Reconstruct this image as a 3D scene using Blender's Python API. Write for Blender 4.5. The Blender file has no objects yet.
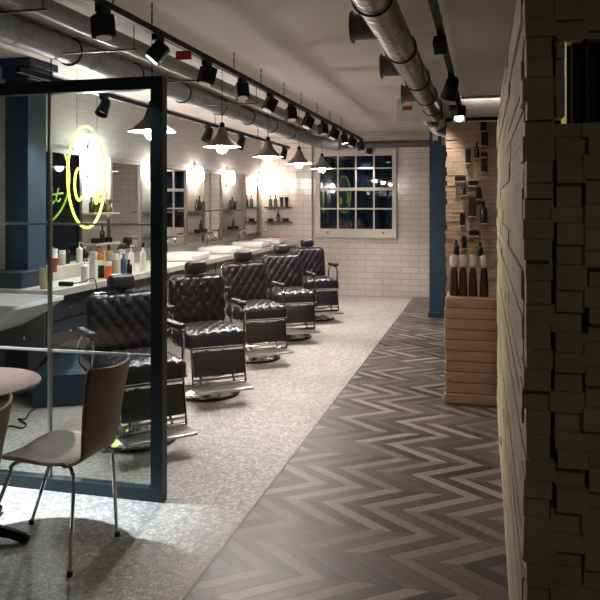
import bpy, bmesh, math, random
from mathutils import Vector, Matrix
random.seed(7)
PI = math.pi
scene = bpy.context.scene
C = scene.collection

# ---------------------------------------------------------------- camera, world, exposure
EYE = 1.55
TH = math.radians(14.24)
cam_d = bpy.data.cameras.new('camera'); cam = bpy.data.objects.new('camera', cam_d); C.objects.link(cam)
cam.location = (0, 0, EYE); cam.rotation_euler = (PI/2, 0, TH)
cam_d.sensor_width = 36; cam_d.lens = 36*728/600; cam_d.shift_y = -96/600
cam_d.clip_start = 0.05; cam_d.clip_end = 60
scene.camera = cam
w = bpy.data.worlds.new('night'); scene.world = w; w.use_nodes = True
w.node_tree.nodes['Background'].inputs[0].default_value = (0.02, 0.03, 0.06, 1)
w.node_tree.nodes['Background'].inputs[1].default_value = 0.4
scene.view_settings.view_transform = 'Standard'; scene.view_settings.look = 'None'
scene.view_settings.gamma = 1; scene.view_settings.exposure = 0.15
scene.view_settings.use_curve_mapping = False

E_PENDANT, E_SCONCE = 190, 95      # bulb radiances
WARM = (1.0, 0.84, 0.72); NEUT = (1.0, 0.94, 0.90); COOL = (0.74, 0.87, 1.0)

S, K = math.sin(TH), math.cos(TH)
def ray(px, py):
    xc = (px-300)/728
    return Vector((-S+xc*K, K+xc*S, (204-py)/728))
def at_z(px, py, z):
    r = ray(px, py); return r*((z-EYE)/r.z)+Vector((0, 0, EYE))
def at_x(px, py, x):
    r = ray(px, py); return r*(x/r.x)+Vector((0, 0, EYE))
def at_y(px, py, y):
    r = ray(px, py); return r*(y/r.y)+Vector((0, 0, EYE))

# ---------------------------------------------------------------- materials
def sr(c):
    return tuple(((v/255+0.055)/1.055)**2.4 if v/255 > 0.04045 else v/255/12.92 for v in c)+(1,)
def mat(name, col, rough=0.5, metal=0.0, var=0.12, scale=9.0, bump=0.0, bscale=60.0, coat=0, spec=0.5, aniso=None):
    m = bpy.data.materials.new(name); m.use_nodes = True
    nt = m.node_tree; b = nt.nodes['Principled BSDF']; N = nt.nodes.new; L = nt.links.new
    b.inputs['Roughness'].default_value = rough; b.inputs['Metallic'].default_value = metal
    b.inputs['Coat Weight'].default_value = coat; b.inputs['Specular IOR Level'].default_value = spec
    tc = N('ShaderNodeTexCoord')
    nz = N('ShaderNodeTexNoise'); nz.inputs['Scale'].default_value = scale; nz.inputs['Detail'].default_value = 5
    if aniso:
        mp = N('ShaderNodeMapping'); mp.inputs['Scale'].default_value = aniso
        L(tc.outputs['Object'], mp.inputs['Vector']); L(mp.outputs[0], nz.inputs['Vector'])
    else:
        L(tc.outputs['Object'], nz.inputs['Vector'])
    rp = N('ShaderNodeValToRGB'); c = sr(col)
    rp.color_ramp.elements[0].color = tuple(v*(1-var) for v in c[:3])+(1,)
    rp.color_ramp.elements[1].color = tuple(min(1, v*(1+var)) for v in c[:3])+(1,)
    rp.color_ramp.elements[0].position = 0.3; rp.color_ramp.elements[1].position = 0.7
    L(nz.outputs['Fac'], rp.inputs[0]); L(rp.outputs[0], b.inputs['Base Color'])
    if bump:
        n2 = N('ShaderNodeTexNoise'); n2.inputs['Scale'].default_value = bscale; L(tc.outputs['Object'], n2.inputs['Vector'])
        bp = N('ShaderNodeBump'); bp.inputs['Strength'].default_value = bump; bp.inputs['Distance'].default_value = 0.01
        L(n2.outputs['Fac'], bp.inputs['Height']); L(bp.outputs[0], b.inputs['Normal'])
    return m
def emit(name, col, s):
    m = bpy.data.materials.new(name); m.use_nodes = True; b = m.node_tree.nodes['Principled BSDF']
    b.inputs['Base Color'].default_value = tuple(col)+(1,)
    b.inputs['Emission Color'].default_value = tuple(col)+(1,); b.inputs['Emission Strength'].default_value = s
    return m
def math_node(nt, op, a, b=None, c=None):
    n = nt.nodes.new('ShaderNodeMath'); n.operation = op
    for i, v in enumerate((a, b, c)):
        if v is None: continue
        if isinstance(v, (int, float)): n.inputs[i].default_value = v
        else: nt.links.new(v, n.inputs[i])
    return n.outputs[0]
def mat_tiles(name, c1, c2, mortar, axes, tw, th, rough, gap=0.02, bump=0.5, offset=0.5):
    m = bpy.data.materials.new(name); m.use_nodes = True
    nt = m.node_tree; b = nt.nodes['Principled BSDF']; N = nt.nodes.new; L = nt.links.new
    tc = N('ShaderNodeTexCoord'); sp = N('ShaderNodeSeparateXYZ'); L(tc.outputs['Object'], sp.inputs[0])
    cb = N('ShaderNodeCombineXYZ'); L(sp.outputs[axes[0]], cb.inputs[0]); L(sp.outputs[axes[1]], cb.inputs[1])
    br = N('ShaderNodeTexBrick'); L(cb.outputs[0], br.inputs['Vector'])
    br.inputs['Scale'].default_value = 1; br.inputs['Brick Width'].default_value = tw; br.inputs['Row Height'].default_value = th
    br.inputs['Mortar Size'].default_value = gap; br.inputs['Mortar Smooth'].default_value = 0.2; br.offset = offset
    br.inputs['Color1'].default_value = sr(c1); br.inputs['Color2'].default_value = sr(c2); br.inputs['Mortar'].default_value = sr(mortar)
    L(br.outputs['Color'], b.inputs['Base Color'])
    bp = N('ShaderNodeBump'); bp.invert = True; bp.inputs['Strength'].default_value = bump; bp.inputs['Distance'].default_value = 0.004
    n2 = N('ShaderNodeTexNoise'); n2.inputs['Scale'].default_value = 7; L(tc.outputs['Object'], n2.inputs['Vector'])
    s = math_node(nt, 'MULTIPLY_ADD', n2.outputs['Fac'], 0.5, br.outputs['Fac'])
    L(s, bp.inputs['Height']); L(bp.outputs[0], b.inputs['Normal'])
    b.inputs['Roughness'].default_value = rough
    return m
def mat_chevron(name):
    m = bpy.data.materials.new(name); m.use_nodes = True
    nt = m.node_tree; b = nt.nodes['Principled BSDF']; N = nt.nodes.new; L = nt.links.new
    tc = N('ShaderNodeTexCoord'); sp = N('ShaderNodeSeparateXYZ'); L(tc.outputs['Object'], sp.inputs[0])
    X, Y = sp.outputs[0], sp.outputs[1]
    ROW, PW, SH = 0.25, 0.105, 0.31
    r = math_node(nt, 'DIVIDE', math_node(nt, 'ADD', Y, 0.05), ROW)
    row = math_node(nt, 'FLOOR', r)
    t = math_node(nt, 'PINGPONG', r, 1.0)
    u = math_node(nt, 'DIVIDE', math_node(nt, 'MULTIPLY_ADD', t, SH, X), PW)
    idx = math_node(nt, 'FLOOR', u)
    par = math_node(nt, 'MODULO', math_node(nt, 'ADD', idx, 400), 2.0)
    cb = N('ShaderNodeCombineXYZ'); L(row, cb.inputs[0]); L(idx, cb.inputs[1])
    wn = N('ShaderNodeTexWhiteNoise'); wn.noise_dimensions = '2D'; L(cb.outputs[0], wn.inputs['Vector'])
    g = N('ShaderNodeTexNoise'); g.inputs['Scale'].default_value = 22; g.inputs['Detail'].default_value = 6
    L(tc.outputs['Object'], g.inputs['Vector'])
    v = math_node(nt, 'MULTIPLY_ADD', par, 0.36, math_node(nt, 'MULTIPLY', wn.outputs['Value'], 0.46))
    v = math_node(nt, 'MULTIPLY_ADD', g.outputs['Fac'], 0.22, v)
    fr = math_node(nt, 'FRACT', u)
    seam = math_node(nt, 'MINIMUM', fr, math_node(nt, 'SUBTRACT', 1.0, fr))
    sm = math_node(nt, 'MINIMUM', math_node(nt, 'MULTIPLY', seam, 14.0), 1.0)
    rp = N('ShaderNodeValToRGB'); e = rp.color_ramp.elements
    e[0].color = sr((46, 43, 44)); e[1].color = sr((148, 137, 127)); e[0].position = 0.12; e[1].position = 0.95
    mid = e.new(0.55); mid.color = sr((88, 81, 78))
    L(v, rp.inputs[0])
    mx = N('ShaderNodeMix'); mx.data_type = 'RGBA'; mx.inputs['A'].default_value = sr((38, 33, 31))
    L(sm, mx.inputs['Factor']); L(rp.outputs[0], mx.inputs['B']); L(mx.outputs['Result'], b.inputs['Base Color'])
    b.inputs['Roughness'].default_value = 0.42
    bp = N('ShaderNodeBump'); bp.inputs['Strength'].default_value = 0.25; bp.inputs['Distance'].default_value = 0.003
    L(math_node(nt, 'ADD', sm, g.outputs['Fac']), bp.inputs['Height']); L(bp.outputs[0], b.inputs['Normal'])
    return m
def mat_mosaic(name):
    m = bpy.data.materials.new(name); m.use_nodes = True
    nt = m.node_tree; b = nt.nodes['Principled BSDF']; N = nt.nodes.new; L = nt.links.new
    tc = N('ShaderNodeTexCoord')
    v = N('ShaderNodeTexVoronoi'); v.inputs['Scale'].default_value = 48; L(tc.outputs['Object'], v.inputs['Vector'])
    v.inputs['Randomness'].default_value = 0.85
    ve = N('ShaderNodeTexVoronoi'); ve.feature = 'DISTANCE_TO_EDGE'; ve.inputs['Scale'].default_value = 48; ve.inputs['Randomness'].default_value = 0.85
    L(tc.outputs['Object'], ve.inputs['Vector'])
    sep = N('ShaderNodeSeparateColor'); L(v.outputs['Color'], sep.inputs[0])
    rp = N('ShaderNodeValToRGB'); e = rp.color_ramp.elements
    e[0].color = sr((144, 138, 130)); e[1].color = sr((202, 195, 185)); L(sep.outputs[0], rp.inputs[0])
    ed = math_node(nt, 'MINIMUM', math_node(nt, 'MULTIPLY', ve.outputs['Distance'], 9.0), 1.0)
    mx = N('ShaderNodeMix'); mx.data_type = 'RGBA'; mx.inputs['A'].default_value = sr((142, 134, 125))
    L(ed, mx.inputs['Factor']); L(rp.outputs[0], mx.inputs['B'])
    L(mx.outputs['Result'], b.inputs['Base Color']); b.inputs['Roughness'].default_value = 0.45
    bp = N('ShaderNodeBump'); bp.inputs['Strength'].default_value = 0.3; bp.inputs['Distance'].default_value = 0.002
    L(ed, bp.inputs['Height']); L(bp.outputs[0], b.inputs['Normal'])
    return m
def mat_glass(name, tint=(0.93, 0.97, 0.96)):
    m = bpy.data.materials.new(name); m.use_nodes = True
    nt = m.node_tree; nt.nodes.clear(); N = nt.nodes.new; L = nt.links.new
    o = N('ShaderNodeOutputMaterial'); mx = N('ShaderNodeMixShader'); t = N('ShaderNodeBsdfTransparent'); g = N('ShaderNodeBsdfGlossy')
    t.inputs[0].default_value = tint+(1,); g.inputs['Roughness'].default_value = 0.01
    f = N('ShaderNodeFresnel'); f.inputs[0].default_value = 1.45
    L(f.outputs[0], mx.inputs[0]); L(t.outputs[0], mx.inputs[1]); L(g.outputs[0], mx.inputs[2]); L(mx.outputs[0], o.inputs[0])
    return m

M = dict(
 tile_floor=mat_mosaic('mosaic_floor'), wood_floor=mat_chevron('chevron_floor'),
 back_tile=mat_tiles('white_metro_tile', (214, 203, 192), (206, 195, 184), (178, 168, 158), (0, 2), 0.30, 0.10, 0.14, 0.006),
 left_tile=mat_tiles('grey_wall_tile', (158, 154, 148), (152, 148, 142), (140, 136, 130), (1, 2), 0.22, 0.075, 0.4, 0.004),
 plaster=mat('grey_plaster', (120, 114, 107), 0.8, var=0.1, scale=1.2),
 ceiling=mat('grey_ceiling', (205, 196, 189), 0.75, var=0.10, scale=0.8),
 beam=mat('pale_beam', (176, 170, 163), 0.6),
 darkwall=mat('dark_wall', (60, 58, 55), 0.8),
 blue=mat('blue_paint', (25, 50, 72), 0.55, var=0.08),
 bluedark=mat('dark_blue_bin', (24, 42, 58), 0.5), navy=mat('navy_panel', (24, 34, 48), 0.5),
 frame=mat('dark_steel_frame', (38, 52, 56), 0.4, 0.3, var=0.15),
 chrome=mat('chrome', (205, 205, 205), 0.12, 1.0, var=0.04),
 brushed=mat('brushed_metal', (170, 168, 162), 0.32, 0.9, var=0.08),
 galv=mat('galvanised_duct', (150, 156, 162), 0.5, 0.6, var=0.25, scale=7, aniso=(1, 14, 1)),
 galvR=mat('spiral_duct', (152, 150, 146), 0.3, 0.85, var=0.25, scale=6, aniso=(1, 16, 1)),
 paled=mat('painted_duct', (142, 144, 146), 0.5, 0.1, var=0.1, scale=4),
 rubber=mat('black_rubber', (16, 17, 18), 0.6), black=mat('black_paint', (10, 11, 13), 0.6, spec=0.25),
 leather=mat('black_leather', (40, 38, 40), 0.33, var=0.15, bump=0.15, bscale=120),
 ply=mat('brown_plywood', (122, 99, 82), 0.62, var=0.12, scale=5, aniso=(1, 8, 8)),
 plyedge=mat('plywood_edge', (176, 150, 120), 0.5),
 tabletop=mat('table_wood', (84, 54, 38), 0.5, var=0.15, scale=5, aniso=(8, 1, 1)),
 white=mat('white_ceramic', (226, 222, 216), 0.15, var=0.03), whitep=mat('white_paint', (196, 188, 176), 0.5, var=0.04),
 grey=mat('grey_laminate', (112, 110, 108), 0.5), dgrey=mat('dark_grey_laminate', (84, 80, 78), 0.5, aniso=(12, 1, 12)),
 mframe=mat('mirror_frame_wood', (112, 98, 86), 0.5, var=0.15), shelf=mat('dark_shelf', (66, 60, 55), 0.5), wshelf=mat('pale_shelf', (190, 182, 172), 0.4),
 timber=mat('timber_block', (178, 150, 124), 0.75, var=0.2, scale=6, aniso=(1, 8, 8), bump=0.3, bscale=50),
 timber2=mat('timber_beam', (166, 132, 104), 0.75, var=0.14, scale=6, aniso=(1, 9, 9), bump=0.3, bscale=50),
 card=mat('block_wall_board', (188, 177, 148), 0.8, var=0.16, scale=5, bump=0.35, bscale=40),
 shade=mat('lamp_shade_metal', (112, 102, 94), 0.6, 0.1), shadein=mat('shade_white_inside', (235, 230, 222), 0.5, var=0.02),
 bulb=emit('warm_bulb', (1.0, 0.91, 0.83), E_PENDANT), sbulb=emit('sconce_glass', (1.0, 0.88, 0.79), E_SCONCE), sbulb0=emit('sconce_glass_white', (1.0, 0.98, 0.97), E_SCONCE*4.5),
 neon=emit('neon_tube', (0.66, 0.80, 0.07), 5), led=emit('spot_lens', (1.0, 0.97, 0.92), 9),
 strip=emit('lit_edge_glow', (0.62, 0.62, 0.24), 0.32),  # weak glow put into the colour for the lit slot edge
 glass=mat_glass('clear_glass'),
 mirror=mat('silver_mirror', (225, 228, 226), 0.015, 1.0, var=0.0),
 amber=mat('amber_bottle', (60, 42, 28), 0.15), dkbottle=mat('dark_bottle', (28, 26, 26), 0.2),
 orange=mat('orange_plastic', (214, 100, 44), 0.4), yellow=mat('yellow_plastic', (228, 190, 50), 0.4), beige=mat('beige_plastic', (176, 160, 132), 0.5),
 blueb=mat('blue_label', (70, 92, 128), 0.4), pink=mat('pale_cap', (190, 176, 164), 0.5), red=mat('red_sign', (180, 52, 60), 0.5), terracotta=mat('terracotta', (168, 84, 52), 0.7),
)
# dark night glass in the far window
def mat_night():
    m = mat('night_window_glass', (20, 30, 44), 0.03, var=0.8, scale=3, aniso=(3, 1, 0.6)); return m
M['night'] = mat_night()

# ---------------------------------------------------------------- mesh helpers
def bm_new(): return bmesh.new()
def add_box(bm, x0, x1, y0, y1, z0, z1, mtx=None):
    v = [bm.verts.new((x, y, z)) for x in (x0, x1) for y in (y0, y1) for z in (z0, z1)]
    for f in ((0, 1, 3, 2), (4, 6, 7, 5), (0, 4, 5, 1), (2, 3, 7, 6), (0, 2, 6, 4), (1, 5, 7, 3)):
        bm.faces.new([v[i] for i in f])
    if mtx is not None: bmesh.ops.transform(bm, matrix=mtx, verts=v)
    return v
def add_bevbox(bm, x0, x1, y0, y1, z0, z1, r, seg=3, mtx=None):
    b2 = bmesh.new(); add_box(b2, x0, x1, y0, y1, z0, z1)
    bmesh.ops.bevel(b2, geom=b2.edges[:], offset=r, segments=seg, profile=0.5, affect='EDGES')
    if mtx is not None: bmesh.ops.transform(b2, matrix=mtx, verts=b2.verts)
    me = bpy.data.meshes.new('t'); b2.to_mesh(me); b2.free(); bm.from_mesh(me); bpy.data.meshes.remove(me)
def smooth_path(pts, n=6):
    P = [Vector(p) for p in pts]
    if len(P) < 3: return P
    out = []
    for i in range(len(P)-1):
        p0 = P[max(i-1, 0)]; p1 = P[i]; p2 = P[i+1]; p3 = P[min(i+2, len(P)-1)]
        for k in range(n):
            t = k/n
            out.append(0.5*((2*p1)+(-p0+p2)*t+(2*p0-5*p1+4*p2-p3)*t*t+(-p0+3*p1-3*p2+p3)*t**3))
    out.append(P[-1]); return out
def add_tube(bm, pts, r, n=10, closed=False, caps=True):
    P = [Vector(p) for p in pts]; rings = []; m = len(P)
    prev = None
    for i, p in enumerate(P):
        if closed: d = P[(i+1) % m]-P[i-1]
        elif i == 0: d = P[1]-P[0]
        elif i == m-1: d = P[-1]-P[-2]
        else: d = (P[i+1]-P[i]).normalized()+(P[i]-P[i-1]).normalized()
        d.normalize()
        if prev is None: u = d.orthogonal().normalized()
        else:
            u = prev-d*prev.dot(d)
            u = u.normalized() if u.length > 1e-6 else d.orthogonal().normalized()
        prev = u; q = d.cross(u)
        rr = r[i] if isinstance(r, (list, tuple)) else r
        rings.append([bm.verts.new(p+(u*math.cos(2*PI*k/n)+q*math.sin(2*PI*k/n))*rr) for k in range(n)])
    for i in range(m if closed else m-1):
        a, b = rings[i], rings[(i+1) % m]
        for k in range(n):
            bm.faces.new((a[k], a[(k+1) % n], b[(k+1) % n], b[k]))
    if caps and not closed:
        bm.faces.new(rings[0][::-1]); bm.faces.new(rings[-1])
def add_lathe(bm, prof, n=28, c=(0, 0, 0)):
    rings = []
    for r, z in prof:
        if r < 1e-5: rings.append([bm.verts.new((c[0], c[1], c[2]+z))])
        else: rings.append([bm.verts.new((c[0]+r*math.cos(2*PI*k/n), c[1]+r*math.sin(2*PI*k/n), c[2]+z)) for k in range(n)])
    for a, b in zip(rings, rings[1:]):
        for k in range(n):
            k2 = (k+1) % n
            if len(a) == 1 and len(b) == 1: continue
            if len(a) == 1: bm.faces.new((a[0], b[k2], b[k]))
            elif len(b) == 1: bm.faces.new((a[k], a[k2], b[0]))
            else: bm.faces.new((a[k], a[k2], b[k2], b[k]))
def obj(name, bm, m, parent=None, smooth=True, loc=None):
    bmesh.ops.recalc_face_normals(bm, faces=bm.faces)
    me = bpy.data.meshes.new(name)
    if smooth:
        for f in bm.faces: f.smooth = True
        for e in bm.edges:
            if len(e.link_faces) == 2 and e.calc_face_angle(0) > 0.6: e.smooth = False
    bm.to_mesh(me); bm.free(); me.materials.append(M[m] if isinstance(m, str) else m)
    o = bpy.data.objects.new(name, me); C.objects.link(o)
    if parent: o.parent = parent
    if loc is not None: o.location = loc
    return o
def tag(o, label, cat, group=None):
    o['label'] = label; o['category'] = cat
    if group: o['group'] = group
    return o
def thing(name, label, cat, loc=(0, 0, 0), rz=0, group=None):
    o = bpy.data.objects.new(name, None); C.objects.link(o); o.location = loc; o.rotation_euler = (0, 0, rz)
    o.empty_display_size = 0.1
    return tag(o, label, cat, group)
def struct(name, bm, m, label=None, cat=None, smooth=False):
    o = obj(name, bm, m, smooth=smooth); o['kind'] = 'structure'
    if label: o['label'] = label; o['category'] = cat or 'wall'
    return o
def copy_tree(o, parent=None):
    c = o.copy(); C.objects.link(c); c.parent = parent
    for ch in list(o.children): copy_tree(ch, c)
    return c
def lamp(kind, name, loc, power, col, parent=None, size=0.03, target=None, cone=60, blend=0.5):
    l = bpy.data.lights.new(name, kind); l.energy = power; l.color = col
    if kind == 'SPOT':
        l.spot_size = math.radians(cone); l.spot_blend = blend; l.shadow_soft_size = size
    else: l.shadow_soft_size = size
    o = bpy.data.objects.new(name, l); C.objects.link(o); o.location = loc
    if target is not None:
        d = Vector(target)-Vector(loc); o.rotation_euler = d.to_track_quat('-Z', 'Y').to_euler()
    if parent:
        o.parent = parent; o.matrix_parent_inverse = Matrix.Translation(parent.location).inverted()
    return o
B1 = lambda *a: (lambda b: (add_box(b, *a), b)[1])(bm_new())

# ---------------------------------------------------------------- the room
WL, WR, YB, YF, H = -3.78, 2.2, 12.15, -1.6, 2.72
EDGE = -1.145
struct('floor', B1(WL, EDGE-0.006, YF, YB, -0.1, 0), 'tile_floor', 'pale mosaic tiled floor beneath the barber chairs', 'floor')
struct('floor', B1(EDGE+0.006, WR, YF, YB, -0.1, 0), 'wood_floor', 'dark wood chevron floor on the right side of the room', 'floor')
struct('trim_1', B1(EDGE-0.006, EDGE+0.006, YF, YB, -0.1, 0.001), 'dgrey', 'thin metal strip between mosaic and wooden floor', 'trim')
struct('ceiling', B1(WL, WR, YF, YB, H, H+0.1), 'ceiling', 'grey painted ceiling', 'ceiling')
struct('wall_left', B1(WL-0.1, WL, YF, YB, -0.1, H+0.1), 'left_tile', 'grey tiled wall behind the mirrors', 'wall')
struct('wall_back', B1(WL-0.1, WR, YB, YB+0.1, -0.1, H+0.1), 'back_tile', 'white glazed brick-tile wall around the far window', 'wall')
struct('wall_right', B1(WR, WR+0.1, YF, YB, -0.1, H+0.1), 'darkwall', 'dark side wall beyond the block partition', 'wall')
struct('wall_front', B1(WL-0.1, WR+0.1, YF-0.1, YF, -0.1, H+0.1), 'darkwall', 'dark wall behind the viewer', 'wall')
# tiled pier left of the window, coping over the far wall
struct('trim_2', B1(-3.13, -2.86, YB-0.09, YB, 0, H), 'back_tile', 'tiled pier left of the far window', 'pier')
struct('trim_3', B1(-2.84, -0.75, YB-0.035, YB, 2.47, 2.51), 'whitep', 'pale strip above the far window', 'trim')
# downstand beam across the ceiling
struct('trim_4', B1(-0.95, WR, 8.15, 8.4, 2.47, H), 'beam', 'pale ceiling beam behind the right hand spotlights', 'beam')
struct('shadow_strip', B1(-0.42, WR, 8.12, 8.149, 2.455, 2.49), 'black', 'black strip standing for shadow under the ceiling beam', 'trim')  # black strip put in for the shadow along the beam's underside
# blue pilaster at the left, blue column by the far wall
b = bm_new(); add_box(b, WL, -3.57, 5.15, 5.4, 0, 2.56)
add_box(b, WL, -3.53, 5.11, 5.44, 2.56, 2.66); add_box(b, WL, -3.5, 5.08, 5.47, 2.66, H)
struct('column', b, 'blue', 'dark blue pilaster with a stepped head at the left wall', 'column')
b = bm_new(); add_box(b, -0.735, -0.58, 10.1, 10.3, 0, H); add_box(b, -0.58, -0.43, 10.1, 10.3, 0, 2.35)
add_box(b, -0.75, -0.42, 10.07, 10.3, 0, 0.07)
col2 = struct('column', b, 'blue', 'blue painted column beside the timber display wall', 'column')
struct('wall_inner', B1(-0.43, WR, 10.3, 10.4, 0, H), 'navy', 'dark navy wall beyond the display wall', 'wall')
b = bm_new(); add_box(b, -0.69, -0.62, 10.08, 10.1, 2.42, 2.52); p = obj('panel', b, 'whitep', col2)

# timber display wall with little ledges (structure)
YD = 6.3
prods = [(480.5, 122, 486.5, 131, 'v'), (481, 132, 488, 146, 'v'), (465.5, 149, 470, 163, 'v'), (474.5, 142, 479, 158, 'b'), (481, 152, 487, 157, 'h'),
         (481, 159.5, 487, 172, 'v'), (455, 176.5, 466, 181, 'h'), (468, 181, 478, 185.5, 'h'), (461.5, 183, 466, 195, 'b'), (476, 187, 481, 199, 'v'),
         (468, 197, 476, 216, 'c'), (480, 201, 487, 223, 'b'), (460, 213, 465, 225, 'v'), (469, 230.5, 479, 235.5, 'h'), (462, 236, 466, 248, 'v'),
         (453.5, 240, 459, 255, 'b'), (477, 243, 483, 256, 'b')]
b = bm_new(); z = 0.0
while z < 2.24:
    h = random.uniform(0.032, 0.048); x = -0.318+random.uniform(-0.009, 0.011)
    while x < 0.5:
        x2 = min(0.52, x+random.uniform(0.05, 0.11)); y0 = YD+random.uniform(-0.007, 0.007)
        add_box(b, x, x2-0.001, y0, YD+0.3, z, z+h-0.002); x = x2
    z += h
for (x0, y0, x1, y1, k) in prods:
    a = at_y(x0, y1, YD-0.045); c = at_y(x1, y1, YD-0.045)
    add_box(b, a.x, c.x, YD-0.072, YD+0.05, a.z-0.009, a.z)
struct('wall_display', b, 'timber', 'display wall of stacked timber blocks holding dark products', 'wall')

# block partition on the right: lit long side, dark near end, with a small glazed slot
PX0, PY0, PY1, PH = 0.09, 1.76, 5.70, 2.17
sl = (0.176, 0.252, 1.735, 1.925)      # slot x0,x1,z0,z1
b = bm_new()
cols = [PX0, 0.153, 0.222, 0.30, 0.37, 0.45, 0.52, 0.60]
for i in range(len(cols)-1):
    z = 0.0
    while z < PH:
        h = random.uniform(0.036, 0.058); z1 = min(PH, z+h)
        jx0 = random.uniform(-0.009, 0.009); jx1 = random.uniform(-0.009, 0.009); jy = random.uniform(-0.02, 0.012)
        x0, x1 = cols[i]+jx0*(0.6 if i == 0 else 1), cols[i+1]+jx1
        if not (x1 > sl[0] and x0 < sl[1] and z1 > sl[2] and z < sl[3]):
            add_box(b, x0, x1, PY0+jy, PY0+0.12, z+0.0006, z1-0.0006)
        else:
            if z < sl[2]: add_box(b, x0, x1, PY0+jy, PY0+0.12, z, sl[2]-0.001)
            elif z1 > sl[3]: add_box(b, x0, x1, PY0+jy, PY0+0.12, sl[3]+0.001, z1)
            elif x0 < sl[0]-0.004: add_box(b, x0, sl[0], PY0+jy, PY0+0.12, z+0.0006, z1-0.0006)
        z = z1
z = 0.0
while z < PH:
    h = random.uniform(0.04, 0.075); z1 = min(PH, z+h); y = PY0+0.0
    while y < PY1:
        y2 = min(PY1, y+random.uniform(0.8, 2.0)); add_box(b, PX0+random.uniform(-0.004, 0.005), 0.35, max(y, PY0+0.1), y2, z+0.0008, z1-0.0008); y = y2
    z = z1
add_box(b, 0.1, 0.60, PY0+0.1, PY1-0.01, 0, PH-0.004)
struct('wall_partition', b, 'card', 'partition of stacked pale blocks with a ragged corner at the right', 'wall')
t = thing('glazed_slot', 'small dark glazed slot with a yellow painted-glow edge in the right block partition', 'display case', (0.214, PY0+0.04, 1.735))
b = bm_new(); add_box(b, -0.038, 0.038, 0.03, 0.045, 0, 0.19); obj('glass', b, M['night'], t)
b = bm_new(); add_box(b, -0.038, -0.030, -0.01, 0.03, 0, 0.19); obj('added_glow_strip', b, 'strip', t)  # edge painted with a weak glow, no lamp inside
b = bm_new(); add_box(b, -0.017, -0.013, 0.0, 0.03, 0, 0.19); add_box(b, 0.012, 0.02, -0.005, 0.03, 0, 0.19); obj('glazing_bar', b, 'navy', t)

# far window
def window():
    x0, x1, z0, z1 = -2.80, -1.42, 0.98, 2.46
    b = bm_new(); y = YB
    add_box(b, x0, x0+0.08, y-0.06, y, z0, z1); add_box(b, x1-0.07, x1, y-0.06, y, z0, z1)
    add_box(b, x0+0.08, x1-0.07, y-0.06, y, z1-0.10, z1); add_box(b, x0+0.08, x1-0.07, y-0.06, y, z0, z0+0.15)
    w = obj('window_1', b, 'whitep', smooth=False); w['kind'] = 'structure'; w['label'] = 'white sash window with dark night panes in the far wall'; w['category'] = 'window'
    b = bm_new(); xa, xb = x0+0.08, x1-0.07
    for k in (1, 2, 3):
        xx = xa+(xb-xa)*k/4; add_box(b, xx-0.012, xx+0.012, y-0.045, y-0.015, z0+0.15, z1-0.10)
    for zz, hh in ((1.47, 0.012), (1.80, 0.026), (2.15, 0.012)): add_box(b, xa, xb, y-0.05, y-0.014, zz-hh, zz+hh)
    obj('window_bar', b, 'whitep', w, smooth=False)
    b = bm_new(); add_box(b, xa, xb, y-0.014, y-0.004, z0+0.15, z1-0.10); obj('pane', b, M['night'], w, smooth=False)
    for xx in (x0+0.22, x1-0.22):
        b = bm_new(); add_lathe(b, [(0, 0), (0.016, 0), (0.02, 0.012), (0, 0.02)], 12)
        bmesh.ops.transform(b, matrix=Matrix.Translation((xx, y-0.06, z0+0.09)) @ Matrix.Rotation(PI/2, 4, 'X'), verts=b.verts)
        obj('sash_knob', b, 'mframe', w)
window()

# ---------------------------------------------------------------- ducts
def ring_bm(c, R, axis='Y', r=0.006):
    b = bm_new(); pts = []
    for k in range(28):
        a = 2*PI*k/28
        pts.append((c[0]+R*math.cos(a), c[1], c[2]+R*math.sin(a)) if axis == 'Y' else (c[0], c[1]+R*math.cos(a), c[2]+R*math.sin(a)))
    add_tube(b, pts, r, 8, closed=True); return b
def add_ribbed(b, x, y0, y1, z, R, step=0.1):
    pts = []; rr = []; y = y0
    while y < y1:
        for d, q in ((0, R), (step-0.012, R), (step-0.008, R+0.003), (step-0.003, R+0.003)):
            pts.append((x, y+d, z)); rr.append(q)
        y += step
    add_tube(b, pts, rr, 28)
R1 = 0.09
d1 = thing('ventilation_duct', 'large silver ventilation duct with black clamp rings over the mirror wall', 'duct', (-2.82, 1.2, 2.618))
b = bm_new(); add_ribbed(b, 0, 0, 10.1, 0, R1, 0.45)
obj('duct_tube', b, 'galv', d1)
b = bm_new(); add_tube(b, smooth_path([(0, 10.12, 0), (0.02, 10.35, 0), (0.12, 10.55, -0.03), (0.32, 10.62, -0.07), (0.5, 10.62, -0.09)]), 0.095, 24); obj('elbow', b, 'galv', d1)
for y in (3.0, 3.95, 4.9, 5.9, 6.9, 7.9, 8.9, 9.9): 
    obj('clamp_ring', ring_bm((0, y-0.6, 0), R1+0.006), 'black', d1)
    b = bm_new(); add_tube(b, [(0, y-0.6, R1), (0, y-0.6, 0.11)], 0.004, 6); obj('hanger_rod', b, 'black', d1)
t = obj('pipe', (lambda b: (add_tube(b, [(-2.29, 11.82, 2.52), (-0.75, 11.82, 2.52)], 0.055, 16), b)[1])(bm_new()), 'dgrey')
tag(t, 'dark horizontal pipe running along the top of the far wall', 'pipe')
d2 = thing('ventilation_duct', 'pale painted duct between the silver duct and the long spotlight track', 'duct', (-2.30, 1.2, 2.59))
b = bm_new(); add_tube(b, [(0, 0, 0.02), (0, 10.2, 0.02)], 0.055, 24); obj('duct_tube', b, 'paled', d2)
for y in (2.1, 3.1, 4.3, 5.7, 7.2, 8.8):
    b = bm_new(); add_box(b, -0.42, 0.12, y-0.006, y+0.006, -0.046, -0.035); add_tube(b, [(0.1, y, -0.04), (0.1, y, 0.13)], 0.004, 6)
    obj('hanger_bar', b, 'shelf', d2)
RX, RZ, RR = -0.52, 2.545, 0.092
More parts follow.
